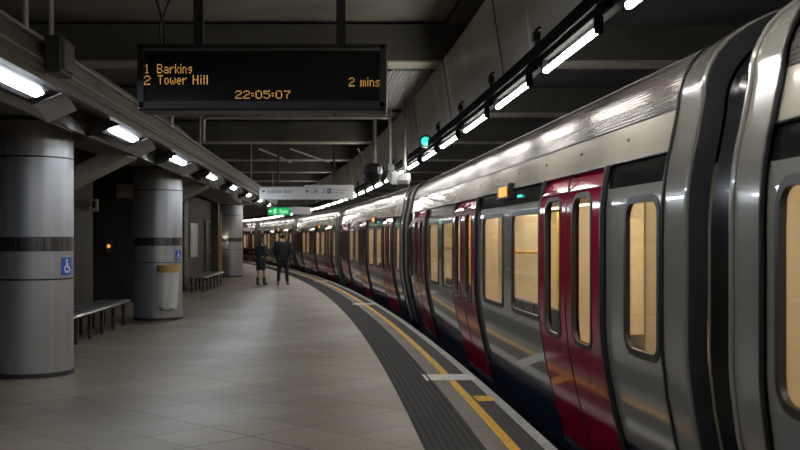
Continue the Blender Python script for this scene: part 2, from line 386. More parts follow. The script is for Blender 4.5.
# ------------------------------------------------------------------ platform floor markings
for k, s in enumerate((11.35, 24.0, 36.7)):
    o = sweep([(-0.62,0.0075),(-0.62,0.0095),(-0.05,0.0095),(-0.05,0.0075)], s-0.24, s+0.24, 0.1).build('floor_marker', M['white_mark'])
    tag(o, ['worn white rectangular marker on the platform edge closest to the viewer','worn white rectangular marker crossing the yellow line midway along the platform',
            'faint white rectangular marker crossing the yellow line near the two people'][k], 'floor marking', 'white markers across the platform edge')
o = sweep([(-0.265,0.0065),(-0.265,0.009),(-0.10,0.009),(-0.10,0.0065)], 9.68, 10.0, 0.05).build('yellow_patch', M['yellow'])
tag(o, 'small yellow painted patch on grooved platform edge beside the yellow line', 'floor marking')

# ------------------------------------------------------------------ the train
LC = 15.43; DEND = 0.16; SG = 4.85; RZ = 0.95     # car pitch, lateral offset, near gap, rail to platform
PROF = [(-0.42,0.30),(-0.10,0.225),(0.0,0.20),(0.22,0.14),(0.45,0.08),(0.70,0.03),(0.9,0.006),(1.0,0.0),(1.7,0.0),(1.8,0.004),(1.9,0.014),(2.0,0.030),(2.06,0.045),
        (2.12,0.057),(2.18,0.069),(2.24,0.081),(2.30,0.092),(2.35,0.096),(2.40,0.106),(2.46,0.130),(2.53,0.170),(2.60,0.235),(2.67,0.335),(2.73,0.46),(2.79,0.66),(2.83,0.90),(2.85,1.15),(2.86,1.46)]
def pv(z):
    if z <= PROF[0][0]: return PROF[0][1]
    for (za,va),(zb,vb) in zip(PROF, PROF[1:]):
        if z <= zb: return va + (vb-va)*(z-za)/(zb-za)
    return PROF[-1][1]
def SP(u, z, off=0.0): return Vector((pv(z)-(off(z) if callable(off) else off), u, z+RZ))
def DOFF(z): return 0.035 if z<=1.925 else 0.035-(z-1.925)*0.45      # point on car side
UA, UB = 0.275, LC-0.275
DC = [LC/2-5.05, LC/2, LC/2+5.05]; DW = 0.9
WIN = [(0.78,1.33,.09)]
for dc in DC[:2]:
    WIN += [(dc+DW+.12, dc+DW+1.25,.06), (dc+DW+1.75, dc+DW+2.85,.06)]
WIN += [(LC-1.33,LC-0.78,.09)]
WZ = (0.91,1.79)
def rrect(u0,u1,z0,z1,r,n=5):
    pts = []
    for cx,cz,a0 in ((u1-r,z1-r,0),(u0+r,z1-r,90),(u0+r,z0+r,180),(u1-r,z0+r,270)):
        for i in range(n+1):
            a = radians(a0+90*i/n); pts.append((cx+r*cos(a), cz+r*sin(a)))
    return pts
def corner_fans(mb, u0,u1,z0,z1,r, off):
    pts = rrect(u0,u1,z0,z1,r); cs = [(u1,z1),(u0,z1),(u0,z0),(u1,z0)]
    for q in range(4):
        arc = pts[q*6:(q+1)*6]; o = len(mb.v)
        mb.v.append(tuple(SP(*cs[q],off)));
        for a in arc: mb.v.append(tuple(SP(*a,off)))
        for i in range(5): mb.f.append((o,o+1+i,o+2+i))
def ring(mb, u0,u1,z0,z1,r,w,off,depth=0.03):
    a = rrect(u0,u1,z0,z1,r); b = rrect(u0-w,u1+w,z0-w,z1+w,r+w); n=len(a); o=len(mb.v)
    for p in a: mb.v.append(tuple(SP(p[0],p[1],off)))
    for p in b: mb.v.append(tuple(SP(p[0],p[1],off)))
    for p in a: mb.v.append(tuple(SP(p[0],p[1],off-depth)))
    for p in b: mb.v.append(tuple(SP(p[0],p[1],off-depth*.5)))
    for i in range(n):
        j=(i+1)%n
        mb.f += [(o+i,o+j,o+n+j,o+n+i),(o+i,o+2*n+i,o+2*n+j,o+j),(o+n+i,o+n+j,o+3*n+j,o+3*n+i)]
def grid(mb, us, zs, holes, off):
    """quads over (u,z) skipping cells whose centre is in a hole"""
    idx = {}
    def vi(u,z):
        k=(round(u,4),round(z,4))
        if k not in idx: idx[k]=len(mb.v); mb.v.append(tuple(SP(u,z,off)))
        return idx[k]
    for ua,ub in zip(us,us[1:]):
        for za,zb in zip(zs,zs[1:]):
            um,zm=(ua+ub)/2,(za+zb)/2
            if any(h[0]<um<h[1] and h[2]<zm<h[3] for h in holes): continue
            mb.f.append((vi(ua,za),vi(ub,za),vi(ub,zb),vi(ua,zb)))
RIBS = 0.62
def make_car():
    r = empty('train_carriage')
    ez = 0.64
    doorh = [(dc-DW,dc+DW,-0.02,2.06) for dc in DC]
    winh = [(a,b,*WZ) for a,b,_ in WIN]
    us = sorted(set([UA+ez-.275,UB-ez+.275]+[x for h in doorh+winh for x in h[:2]]))
    zz = [z for z,_ in PROF]
    def zs(a,b,extra=()): return sorted(set([a,b]+[z for z in zz if a<z<b]+[e for e in extra if a<e<b]))
    edges = [us[0]]+[e for dc in DC for e in (dc-DW,dc+DW)]+[us[-1]]
    for ea,eb in zip(edges[::2],edges[1::2]):
        ub_ = [u for u in us if ea-1e-6<=u<=eb+1e-6]
        side = MB(); grid(side, ub_, zs(0.25,1.90,WZ), winh, 0)
        for a,b,rd in WIN:
            if ea<a<eb: corner_fans(side,a,b,*WZ,rd,0)
        side.build('body_panel', M['body'], r, True)
        mb = MB(); grid(mb, ub_, zs(-0.02,0.25), [], 0.0); mb.build('sill', M['navy'], r, True)
        mb = MB(); grid(mb, ub_, zs(1.90,2.06), [], -0.006); mb.build('header_band', M['blackgloss'], r, True)
    mb = MB(); grid(mb, [us[0],us[-1]], zs(-0.42,-0.02), [], 0.0); mb.build('skirt', M['navy'], r, True)
    mb = MB(); grid(mb, us, zs(2.06,2.30), [], 0.004)
    mb.build('cantrail', M['cream'], r, True)
    # gutter line under the cream band
    g = MB(); g.tube([SP(us[0],2.062,.008),SP(us[-1],2.062,.008)],0.008,6); g.build('rain_gutter', M['black'], r)
    # roof and far side
    top = [(pv(z),z) for z in zz if z>=2.30]
    top = [(0.092,2.30)]+[t for t in top if t[1]>2.30]
    full = top + [(2.92-v,z) for v,z in reversed(top[:-1])]
    far = full + [(2.92,1.8),(2.92,0.2),(2.7,-0.42)]
    mb = MB()
    uu = [us[0],us[-1]]
    al=[0.0]                                            # fine longitudinal ribs pressed into the roof sheet
    for (va,za_),(vb,zb_) in zip(full,full[1:]): al.append(al[-1]+sqrt((vb-va)**2+(zb_-za_)**2))
    rib=[]; N_=int(al[-1]/0.004); PER=0.024; AMP=RIBS*PER/(2*pi)
    for i in range(N_+1):
        t=al[-1]*i/N_; j=0
        while j<len(al)-2 and al[j+1]<t: j+=1
        f_=(t-al[j])/(al[j+1]-al[j]); (va,za_),(vb,zb_)=full[j],full[j+1]
        l_=max(1e-6,sqrt((vb-va)**2+(zb_-za_)**2)); nv,nz_=-(zb_-za_)/l_,(vb-va)/l_
        h_=AMP*sin(2*pi*t/PER); rib.append((va+(vb-va)*f_+nv*h_, za_+(zb_-za_)*f_+nz_*h_))
    full=rib
    for u in uu: mb.v += [(v,u,z+RZ) for v,z in full]
    n=len(full)
    for j in range(n-1): mb.f.append((j,j+1,n+j+1,n+j))
    mb.build('roof', M['roof'], r, True)
    seam = MB()
    for v,z in ((0.09,2.30),(0.36,2.682)):
        seam.tube([(v-.004,us[0],z+.004+RZ),(v-.004,us[-1],z+.004+RZ)],0.006,5)
    seam.build('roof_seam', M['dark'], r)
    mb = MB(); q=[(2.75,2.30),(2.92,1.8),(2.92,0.2),(2.7,-0.42)]
    for u in uu: mb.v += [(v,u,z+RZ) for v,z in q]
    mb.f=[(j,j+1,5+j,4+j) for j in range(3)]
    mb.build('far_side', M['body'], r)
    # small rivet-like vents along the cream band
    u = 1.5
    while u < UB-1: MB().box(SP(u,2.2,.006),(0.01,0.035,0.02)).build('cantrail_vent', M['dark'], r); u += 1.1
    # end frames: shoulders that wrap over the roof
    loop = [(pv(z)-0.02,z) for z in zz if z>=-0.1]
    loop = [(v,z+(0.012 if z>2.3 else 0)) for v,z in loop]
    loop = loop + [(2.92-v,z) for v,z in reversed(loop[:-1])]
    for a,b in ((UA,ez),(LC-ez,UB)):
        mb = MB(); n=len(loop); inner=[(1.46+(v-1.46)*0.93, z-0.07 if z>1.5 else z) for v,z in loop]
        for u in (a,b): mb.v += [(v,u,z+RZ) for v,z in loop]
        for u in (a,b): mb.v += [(v,u,z+RZ) for v,z in inner]
        for j in range(n-1):
            mb.f += [(j,j+1,n+j+1,n+j)]
        mb.v = mb.v[:2*n]; mb.build('end_frame', M['endframe'], r, True)
        q = MB(); k = 0 if a<5 else 1
        q.v = [(v,(a,b)[k],z+RZ) for v,z in loop]+[(v,(a,b)[k],z+RZ) for v,z in inner]+[(v,(a,b)[1-k],z+RZ) for v,z in inner]
        for j in range(n-1): q.f += [(j,n+j,n+j+1,j+1),(n+j,2*n+j,2*n+j+1,n+j+1)]
        q.build('end_face', M['dark'], r, True)
        e = a if a<5 else b
        s1 = 1 if a<5 else -1
        lip = MB(); lip.tube([(v-.006,e+s1*.03,z+RZ) for v,z in loop],0.014,6); lip.build('end_trim', M['endframe'], r, True)
        e2 = b if a<5 else a
        lip = MB(); lip.tube([(v-.004,e2,z+RZ) for v,z in loop],0.012,5); lip.build('end_seal', M['black'], r, True)
    # windows
    for a,b,rd in WIN:
        g = MB(); pts = rrect(a,b,*WZ,rd); g.v=[tuple(SP(p[0],p[1],-0.012)) for p in pts]; g.f=[tuple(range(len(pts)))]
        p = g.build('window_pane', M['glass'], r)
        k = MB(); ring(k,a,b,*WZ,rd,0.045,0.008); k.build('window_gasket', M['black'], p, True)
    # doors: two leaves each, proud of the body side
    for dc in DC:
        for s1 in (-1,1):
            u0,u1 = (dc-DW+.035,dc-.004) if s1<0 else (dc+.004,dc+DW-.035)
            w = u1-u0; gz=(0.83,1.87)
            ga,gb = (u0+w*.25, u1-w*.22) if s1<0 else (u0+w*.22,u1-w*.25)
            zl = zs(-0.06,2.055,(*gz,1.925))
            lf = MB(); grid(lf,[u0,ga,gb,u1],zl,[(ga,gb,*gz)],DOFF); corner_fans(lf,ga,gb,*gz,0.11,0.035)
            grid(lf,[u0,ga,gb,u1],zl,[(ga,gb,*gz)],-0.012)
            for u in (u0,u1):                           # leaf edges
                o=len(lf.v)
                for z in zl: lf.v += [tuple(SP(u,z,DOFF)),tuple(SP(u,z,-0.012))]
                for i in range(len(zl)-1): lf.f.append((o+2*i,o+2*i+2,o+2*i+3,o+2*i+1))
            o=len(lf.v); lf.v += [tuple(SP(u0,2.055,DOFF)),tuple(SP(u1,2.055,DOFF)),tuple(SP(u1,2.055,-0.012)),tuple(SP(u0,2.055,-0.012))]; lf.f.append((o,o+1,o+2,o+3))
            d = lf.build('door', M['red'], r, True, ang=12)
            g = MB(); pts = rrect(ga,gb,*gz,0.11); g.v=[tuple(SP(p[0],p[1],0.02)) for p in pts]; g.f=[tuple(range(len(pts)))]
            g.build('door_window', M['glass'], d)
            k = MB(); ring(k,ga,gb,*gz,0.11,0.035,0.041); k.build('window_gasket', M['black'], d, True)
            gr = MB(); gr.tube([SP(u0+.01,1.925,.035),SP(u1-.01,1.925,.035)],0.006,5); gr.build('header_groove', M['black'], d)
            st = MB(); ue = dc-DW+.0175 if s1<0 else dc+DW-.0175
            st.tube([SP(ue,z,0.015) for z in zl],0.026,6); st.build('door_seal', M['black'], d, True)
            if s1>0:
                st = MB(); st.tube([SP(dc,z,0.032) for z in zl],0.008,5); st.build('centre_seal', M['black'], d, True)
        mb = MB(); grid(mb,[dc-DW,dc+DW],[-0.1,-0.06],[],0.03); mb.box(SP(dc,-0.09,-.02),(0.12,1.8,0.04)); mb.build('door_step', M['dark'], r)
    # door indicator lamp box on the header band
    uc = DC[0]+DW+1.68
    b = MB().box(SP(uc,2.04,0.02),(0.07,0.62,0.16),bev=0.015).build('indicator_box', M['black'], r)
    MB().box(SP(uc-.04,2.04,0.054),(0.012,0.40,0.10),bev=.004).build('indicator_lamp', M['orange'], b)
    MB().box(SP(DC[0]+DW+1.0,1.975,0.005),(0.014,0.16,0.022)).build('teal_glint', M['teal'], r)  # glowing bar paints a teal reflection on the header band
    # interior
    li = MB()
    za,zb,ua,ub = 0.02,2.02,UA+.05,UB-.05
    V = lambda v,u,z:(v,u,z+RZ)
    li.add([V(.22,ua,za),V(2.78,ua,za),V(2.78,ub,za),V(.22,ub,za)],[(0,1,2,3)])
    flr = li.build('carriage_floor', M['concrete'], r)
    li = MB()
    li.add([V(2.78,ua,za),V(2.78,ub,za),V(2.78,ub,1.7),V(2.78,ua,1.7),V(2.4,ub,zb+.05),V(2.4,ua,zb+.05),V(.5,ub,zb+.05),V(.5,ua,zb+.05),V(.09,ub,1.95),V(.09,ua,1.95)],
           [(0,1,2,3),(3,2,4,5),(5,4,6,7),(7,6,8,9)])
    for u in (ua,ub): li.add([V(.12,u,za+.3),V(2.78,u,za),V(2.78,u,1.7),V(2.4,u,zb+.05),V(.5,u,zb+.05),V(.09,u,1.95)],[tuple(range(6))])
    li.build('interior_lining', M['lining'], r)
    for v in (0.75,2.1):
        MB().box(V(v,LC/2,zb+.03),(0.16,LC-1.4,0.03)).build('interior_lamp', M['carlamp'], r)
    for a,b,_ in WIN:
        MB().box(V(2.77,(a+b)/2,1.32),(0.02,b-a,0.85),bev=.008).build('opposite_window', M['blackgloss'], r)
    for dc in DC:
        MB().box(V(2.77,dc,1.0),(0.02,1.7,1.9)).build('opposite_door', M['lining'], r)
        for s1 in (-1,1):
            u=dc+s1*(DW+.06)
            for v0,v1 in ((.24,.70),(2.25,2.72)):
                sc = MB().box(V((v0+v1)/2,u,1.05),(v1-v0,0.03,1.6),bev=.01).build('draught_screen', M['lining'], r)
            MB().tube([V(.72,u,.02),V(.72,u,2.05)],0.018,8).build('grab_pole', M['grab'], r)
            MB().tube([V(2.22,u,.02),V(2.22,u,2.05)],0.018,8).build('grab_pole', M['grab'], r)
        MB().box(V(.5,dc+DW+.085,1.52),(0.16,0.02,0.16)).build('red_notice', M['redsign'], r)
    for ua2,ub2 in ((DC[0]+DW+.15,DC[1]-DW-.15),(DC[1]+DW+.15,DC[2]-DW-.15)):
        n=6; w=(ub2-ua2)/n
        for v,s1 in ((.30,1),(2.66,-1)):
            for i in range(n):
                u=ua2+w*(i+.5); b=MB(); b.box(V(v+s1*.24,u,.45),(.44,w*.9,.08),bev=.02); b.box(V(v+s1*.03,u,.70),(.07,w*.9,.44),bev=.02)
                b.build('seat', M['seat'], r)
        MB().tube([V(.55,ua2,1.86),V(.55,ub2,1.86)],0.016,8).build('grab_rail', M['grab'], r)
        for u in (ua2+.02,ub2-.02): MB().tube([V(.28,u,1.42),V(.72,u,1.42)],0.018,8).build('grab_rail', M['grab'], r)
    # gangway bellows beyond the far end
    be = MB(); n=10; lp=[(1.46+(v-1.46)*.93,z-(0.08 if z>1.5 else 0)) for v,z in loop]; m=len(lp)
    for i in range(n+1):
        u=UB-.02+(LC+.31-UB)*i/n; k=1.0 if i%2==0 else 0.968
        be.v += [(1.46+(v-1.46)*k,u,(z-1.0)*k+1.0+RZ) for v,z in lp]
    for i in range(n):
        for j in range(m-1): be.f.append((i*m+j,i*m+j+1,(i+1)*m+j+1,(i+1)*m+j))
    be.build('gangway_bellows', M['bellows'], r, True)
    # underframe and bogies
    MB().box((1.46,LC/2,-0.30+RZ),(2.1,LC-1.2,0.34)).build('underframe', M['black'], r)
    for u in (2.6,LC-2.6):
        b = MB().box((1.46,u,-0.55+RZ),(1.9,2.4,0.3),bev=.03)
        bo = b.build('bogie', M['black'], r)
        for du in (-.9,.9):
            w = MB(); 
            for v in (.62,2.22):
                w.add([Vector((v+dx,u+du+.40*cos(2*pi*k/20),RZ-.53+.40*sin(2*pi*k/20))) for dx in (0,.12) for k in range(20)],
                      [tuple(range(20)),tuple(range(20,40))[::-1]]+[(k,(k+1)%20,20+(k+1)%20,20+k) for k in range(20)])
            w.build('wheelset', M['dark'], bo)
    return r
M['bellows'] = mat('bellows_rubber', (0.010,0.010,0.011), 0.22, coat=0.2, var=0.2)
def place_car(o, k):
    a = P(SG+LC*(k-1),DEND); b = P(SG+LC*k,DEND); a.z = b.z = -RZ
    d = b-a; o.location = a; o.rotation_euler = (0,0,atan2(-d.x,d.y))
car = make_car(); place_car(car, 0)
CL = ['grey carriage in front of the viewer, before the nearest gangway, only its end in view',
      'long grey carriage with three red double doors, just beyond the nearest dark gangway',
      'carriage between the second and third gangways, second with a full set of red doors',
      'carriage third with a full set of red doors, passing under the white direction sign',
      'far carriage behind the two standing people, beyond the fourth gangway',
      'farthest carriage disappearing behind the most distant steel column']
for k in range(6):
    c = car if k == 0 else dup(car)
    if k: place_car(c, k)
    tag(c, CL[k], 'train carriage', 'train carriages')

# ------------------------------------------------------------------ strip lights above the platform edge
def make_strip():
    r = empty('strip_light')
    MB().box((0,0,.09),(0.04,1.86,0.04),bev=.006).build('batten', M['shadeblack'], r)
    MB().tube([(0,-.67,0),(0,.67,0)],0.020,10).build('light_tube', M['tube'], r, True)
    for y in (-.695,.695): MB().box((0,y,.025),(0.05,0.04,0.10),bev=.008).build('end_cap', M['shadeblack'], r)
    c = MB(); c.tube([(-.03,.85,.20),(-.03,.85,.32),(0.0,.85,.34)],0.014,6); c.box((-.03,.85,.27),(.05,.06,.06)); c.build('bracket', M['black'], r)
    return r
st = make_strip(); first=True
k = 0
for i in range(-3, 36):
    s = 4.31+1.943*i; p = P(s,-0.22,2.735)
    o = st if first else dup(st); first=False
    o.location = p; o.rotation_euler = (0,0,head(s))
    if i < 0:
        tag(o,'white fluorescent tube light overhead, further back along the platform than the viewer can see','strip light','strip lights above the platform edge')
    else:
        k += 1
        tag(o,'white fluorescent tube, %s from the viewer in the overhead row along the platform edge' % ORD[k-1],'strip light','strip lights above the platform edge')
tr = sweep([(-0.26,2.85),(-0.26,2.94),(-0.09,2.94),(-0.09,2.85)], -4, 73, 0.8).build('cable_trunking', M['shadeblack'])
tag(tr,'long dark cable trunking that carries the row of fluorescent tubes','cable trunking')

# ------------------------------------------------------------------ lighting trough on the left
TA = -math.atan2(-0.062,1.0)
TL = empty('lighting_trough',(trough_x(0)+.19,0,2.72),TA,'long brown metal trough running overhead beside the steel columns','lighting trough')
def TRO(v,y,z): return Vector((v,y,z))
prof = [(-.06,.06),(-.06,.29),(-.04,.33),(0.0,.33),(0.0,.25),(.025,.23),(.025,.14),(0.0,.12),(0.0,.06)]
mb = MB()
for y in (-10.5,36.6): mb.v += [(v,y,z) for v,z in prof]
n=len(prof); mb.f=[(j,(j+1)%n,n+(j+1)%n,n+j) for j in range(n)]+[tuple(range(n)),tuple(range(n,2*n))]
mb.build('side_channel', M['trough'], TL)
MB().box((-.30,13.05,.27),(.50,47.1,.04)).build('top_plate', M['concrete'], TL)
mb = MB().box((-.54,13.05,.10),(.06,47.1,.24)); mb.build('outer_flange', M['trough'], TL)
lips = MB().box((.02,13.05,.335),(.05,47.1,.02)).box((.035,13.05,.185),(.02,47.1,.015)).build('channel_lip', M['pipe'], TL)
for hv,hy in ((-.05,7.35),(.02,7.75)):
    h = MB().tube([(hv,hy,.30),(hv,hy,1.44)],0.022,8).build('hanger_rod', M['pipe'], TL)
for hy in (17,27,36):
    MB().tube([(-.1,hy,.28),(-.1,hy,1.44)],0.02,8).build('hanger_rod', M['pipe'], TL)
jb = empty('junction_box',(trough_x(7.6)+.22,7.62,2.82),TA,'dark junction box fixed to the brown overhead trough at its hanger rods','junction box')
MB().box((.08,0,.14),(.12,.34,.28),bev=.012).build('box_body', M['dark'], jb)
MB().box((.15,0,.14),(.03,.28,.22),bev=.008).build('box_cover', M['trough'], jb)
def make_lum():
    r = empty('ceiling_luminaire')
    MB().box((0,0,.07),(.26,1.36,.10),bev=.008).build('housing', M['dark'], r)
    MB().box((-.02,0,.012),(.075,1.26,.02),bev=.004).build('diffuser', M['diffuser'], r)
    for y,s1 in ((1.05,1),(-1.05,-1)):
        mb = MB(); n=8
        for i in range(n+1):
            a=radians(-15+75*i/n); yy=.26*sin(a)*s1; zz=-.02-.26*(1-cos(a))
            for v in (-.19,.09): mb.v += [(v,y+yy,zz+.06),(v,y+yy,zz+.07)]
        for i in range(n):
            q=4*i; mb.f += [(q,q+4,q+6,q+2),(q+1,q+3,q+7,q+5),(q,q+1,q+5,q+4),(q+2,q+6,q+7,q+3)]
        mb.f += [(0,2,3,1),(4*n,4*n+1,4*n+3,4*n+2)]
        mb.build('end_reflector', M['reflector'], r, True)
    return r
lum = make_lum()
for i,y in enumerate((-8.1,-4.2,-.25,3.7,7.65,11.55,15.45,19.45,23.45,27.4,31.4,35.4)):  # rearmost three are unseen behind the camera, added as fill light
    i -= 3; o = lum if i==-3 else dup(lum)
    o.location = (trough_x(y)-.02, y, 2.765); o.rotation_euler=(0,radians(-24),TA)
    lab = 'white panel light in the brown overhead trough, out of view behind the viewer' if i<=0 else 'white panel light with curved metal reflectors, %s along the overhead trough above the columns' % ORD[i-1]
    tag(o,lab,'ceiling light','panel lights in the trough')

# ------------------------------------------------------------------ steel columns
def wheelchair(mb, fn, k):
    """accessibility pictogram in a unit square, fn(a,b)->3D front point list via prism"""
    def disc(cx,cy,r,n=16): mb.prism([(cx+r*cos(2*pi*i/n),cy+r*sin(2*pi*i/n)) for i in range(n)],fn,0,1)
    def bar(a,b,w):
        dx,dy=b[0]-a[0],b[1]-a[1]; l=sqrt(dx*dx+dy*dy); nx,ny=-dy/l*w/2,dx/l*w/2
        mb.prism([(a[0]+nx,a[1]+ny),(b[0]+nx,b[1]+ny),(b[0]-nx,b[1]-ny),(a[0]-nx,a[1]-ny)],fn,0,1)
    disc(-.06,.34,.075); bar((-.06,.25),(-.03,-.04),.09); bar((-.05,.12),(.12,.10),.06); bar((-.03,-.04),(.16,-.05),.08); bar((.15,-.04),(.24,-.28),.08); bar((.22,-.27),(.31,-.24),.06)
    n=14
    for i in range(n):
        a0,a1=radians(120+200*i/n),radians(120+200*(i+1)/n); c=(-.03,-.14)
        mb.prism([(c[0]+.24*cos(a0),c[1]+.24*sin(a0)),(c[0]+.24*cos(a1),c[1]+.24*sin(a1)),(c[0]+.17*cos(a1),c[1]+.17*sin(a1)),(c[0]+.17*cos(a0),c[1]+.17*sin(a0))],fn,0,1)
CR = 0.465
cols = [(-4.29,11.65),(-4.72,19.5),(-6.92,41.0)]
cl = ['thick steel-clad column closest to the viewer, with a blue wheelchair sign','steel-clad column behind the clear rubbish bag','most distant steel-clad column beyond the second bench']
for k,(x,y) in enumerate(cols):
    if k == 0:
        c = empty('steel_column')
        MB().lathe([(CR-.012,0.0),(CR-.012,.05),(CR,.055),(CR,1.10),(CR-.008,1.103),(CR-.008,1.117),(CR,1.12),(CR,1.425),(CR-.004,1.428),(CR-.004,1.592),(CR,1.595),(CR,2.49),(CR-.01,2.493),(CR-.01,2.507),(CR,2.51),(CR,2.94)],64).build('shaft', M['steel'], c, True)
        mb = MB(); n=64
        mb.lathe([(CR-.003,1.43),(CR+.003,1.432),(CR+.003,1.588),(CR-.003,1.59)],n); mb.f=mb.f[:-2]; mb.build('reflective_band', M['band'], c)
        for z,h in ((1.11,.016),(2.50,.02)):
            mb=MB().lathe([(CR-.006,z-h/2),(CR-.001,z-h/2),(CR-.001,z+h/2),(CR-.006,z+h/2)],64); mb.f=mb.f[:-2]; mb.build('joint_ring', M['black'], c)
        mb=MB().lathe([(CR-.02,0.0),(CR+.006,0.0),(CR+.006,.045),(CR-.02,.05)],64); mb.f=mb.f[:-2]; mb.build('plinth', M['dark'], c)
        MB().lathe([(CR+.004,2.90),(CR+.05,2.90),(CR+.05,2.945),(CR+.004,2.945)],48).build('head_collar', M['dark'], c)
        base = c
    else: c = dup(base)
    c.location=(x,y,0); tag(c,cl[k],'column','steel clad columns')
def col_sign(cx,cy,px,z,w,lab):
    """plate wrapped on the column where the sight line px meets its visible side"""
    # angle of the contact point measured from column axis
    best=None
    for i in range(720):
        a=2*pi*i/720; X=cx+CR*cos(a); Y=cy+CR*sin(a)
        if (X*(X-cx)+Y*(Y-cy))>0: continue
        e=abs(400+1000*X/Y-px)
        if best is None or e<best[0]: best=(e,a)
    a=best[1]; r=empty('access_sign',(cx+(CR+.001)*cos(a),cy+(CR+.001)*sin(a),z),a,lab,'sign')
    fn=lambda h0:(lambda p,q,h:Vector(((CR+h0+h*.002)*cos(p*w/CR)-CR, (CR+h0+h*.002)*sin(p*w/CR), q*w)))
    m=MB(); nn=8
    for i in range(nn):
        m.prism([(-.5+i/nn,-.5),(-.5+(i+1)/nn,-.5),(-.5+(i+1)/nn,.5),(-.5+i/nn,.5)],fn(.001),0,2)
    m.build('sign_plate', M['blue'], r)
    m=MB(); wheelchair(m,fn(.006),1); m.build('wheelchair_symbol', M['white'], r)
col_sign(*cols[0],66.8,1.255,0.20,'blue square sign with white wheelchair symbol on the closest column')
col_sign(*cols[1],178.6,1.245,0.20,'blue square wheelchair sign on the column above the rubbish bag')

# ------------------------------------------------------------------ bin bag on its ring
bn = empty('rubbish_bag_holder',(-4.375,18.87,0.0),0,'clear plastic rubbish bag hanging from a tan ring in front of a column','bin')
rg=MB(); n=28
for (r_,z_) in ((.18,.935),(.212,.935),(.212,1.075),(.18,1.075)): rg.v += [(r_*cos(2*pi*k/n),r_*sin(2*pi*k/n),z_) for k in range(n)]
for i in range(4):
    for k in range(n): rg.f.append((i*n+k,i*n+(k+1)%n,((i+1)%4)*n+(k+1)%n,((i+1)%4)*n+k))
rg.build('ring', M['brass'], bn, True)
bg=MB(); n=32; pr=[(.200,1.00),(.200,.97),(.197,.93),(.192,.80),(.188,.6),(.185,.42),(.178,.32),(.155,.25),(.06,.215)]
for i,(r_,z_) in enumerate(pr):
    for k in range(n):
        a=2*pi*k/n; q=r_*(1+(.05 if i>1 else 0)*sin(7*a+i*.5)*.8+(.03 if i>2 else 0)*sin(3*a+i)); bg.v.append((q*cos(a),q*sin(a),z_+(.015*sin(5*a) if i>5 else 0)))
for i in range(len(pr)-1):
    for k in range(n): bg.f.append((i*n+k,i*n+(k+1)%n,(i+1)*n+(k+1)%n,(i+1)*n+k))
bg.f.append(tuple((len(pr)-1)*n+k for k in range(n)))
bg.build('bag', M['film'], bn, True)
MB().tube([(-.06,.19,1.02),(-.11,.25,1.02)],0.02,8).build('wall_bracket', M['dark'], bn)
lid = MB(); lid.lathe([(.0,1.0),(.18,1.0),(.18,1.012),(0,1.012)],24); lid.build('bag_lining', M['trash_white'], bn)
r1=MB().ball((-.06,-.03,.29),.06,10,8,(1,1,.8)); r1.build('green_rubbish', M['trash_green'], bn, True)
r2=MB().ball((.07,-.04,.28),.05,9,7,(1.2,1,.8)); r2.build('crumpled_paper', M['trash_white'], bn, True)

# ------------------------------------------------------------------ benches
def make_bench(L,name='metal_bench'):
    r=empty(name)
    s_=MB().box((0,0,.44),(.50,L,.035),bev=.012); s_.build('seat', M['benchmetal'], r)
    MB().tube([(.255,-L/2,.435),(.255,L/2,.435)],0.024,8).build('front_rail', M['reflector'], r, True)
    n=int(L/.62)
    for i in range(n):
        y=-L/2+L*(i+.5)/n
        pb=MB().box((-.02,y,.4595),(.34,L/n*.62,.004),bev=.0015); pb.build('perforation_shade', M['dark'], r)  # thin dark plates paint the shading of the seat perforations
    m=int(L/.8)
    for i in range(m+1):
        y=-L/2+.15+(L-.3)*i/m
        for x in (-.17,.17):
            MB().box((x,y,.21),(.05,.07,.42)).build('leg', M['dark'], r)
    return r
b=make_bench(5.2); b.location=(-5.03,15.65,0); b.rotation_euler=(0,0,TA); tag(b,'long metal bench between the two closest steel columns','bench')
b=make_bench(4.6); b.location=(-6.02,31.2,0); b.rotation_euler=(0,0,TA); tag(b,'smaller-looking metal bench against the far wall before the most distant column','bench')

# ------------------------------------------------------------------ departure board
GL = {'1':["..#..",".##..","..#..","..#..","..#..","..#..",".###."],'2':[".###.","#...#","....#","..##.",".#...","#....","#####"],'0':[".###.","#...#","#...#","#...#","#...#","#...#",".###."],
 '5':["#####","#....","####.","....#","....#","#...#",".###."],'7':["#####","....#","...#.","..#..","..#..","..#..","..#.."],':':["..","..","##","..","##","..",".."],
 'B':["####.","#...#","#...#","####.","#...#","#...#","####."],'a':[".....",".....",".###.","....#",".####","#...#",".####"],'r':["....","....","#.##","##..","#...","#...","#..."],
 'k':["#...","#...","#..#","#.#.","##..","#.#.","#..#"],'i':["#",".","#","#","#","#","#"],'n':["....","....","###.","#..#","#..#","#..#","#..#"],
 'g':["....","....",".###","#..#",".###","...#",".##."],'T':["#####","..#..","..#..","..#..","..#..","..#..","..#.."],'o':["....","....",".##.","#..#","#..#","#..#",".##."],
 'w':[".....",".....","#...#","#...#","#.#.#","#.#.#",".#.#."],'e':["....","....",".##.","#..#","####","#...",".##."],'H':["#..#","#..#","#..#","####","#..#","#..#","#..#"],
 'l':["#","#","#","#","#","#","#"],'m':[".....",".....","##.#.","#.#.#","#.#.#","#.#.#","#.#.#"],'s':["....","....",".###","#...",".##.","...#","###."],' ':["..."]*7}
BY=7.97
bd=empty('departure_board',((262-400)*BY/1000,BY,2.60),0,'black hanging departure board with amber dot lettering and clock','departure board')
BX0=bd.location.x
def bx(px): return (px-400)*BY/1000-BX0
def bz(py): return 1.58+(238-py)*BY/1000-2.60
MB().box((0,.15,.265),(1.99,.28,.535),bev=.012).build('housing', M['black'], bd)
MB().box((0,.006,.275),(1.86,.012,.40)).build('screen', M['blackgloss'], bd)
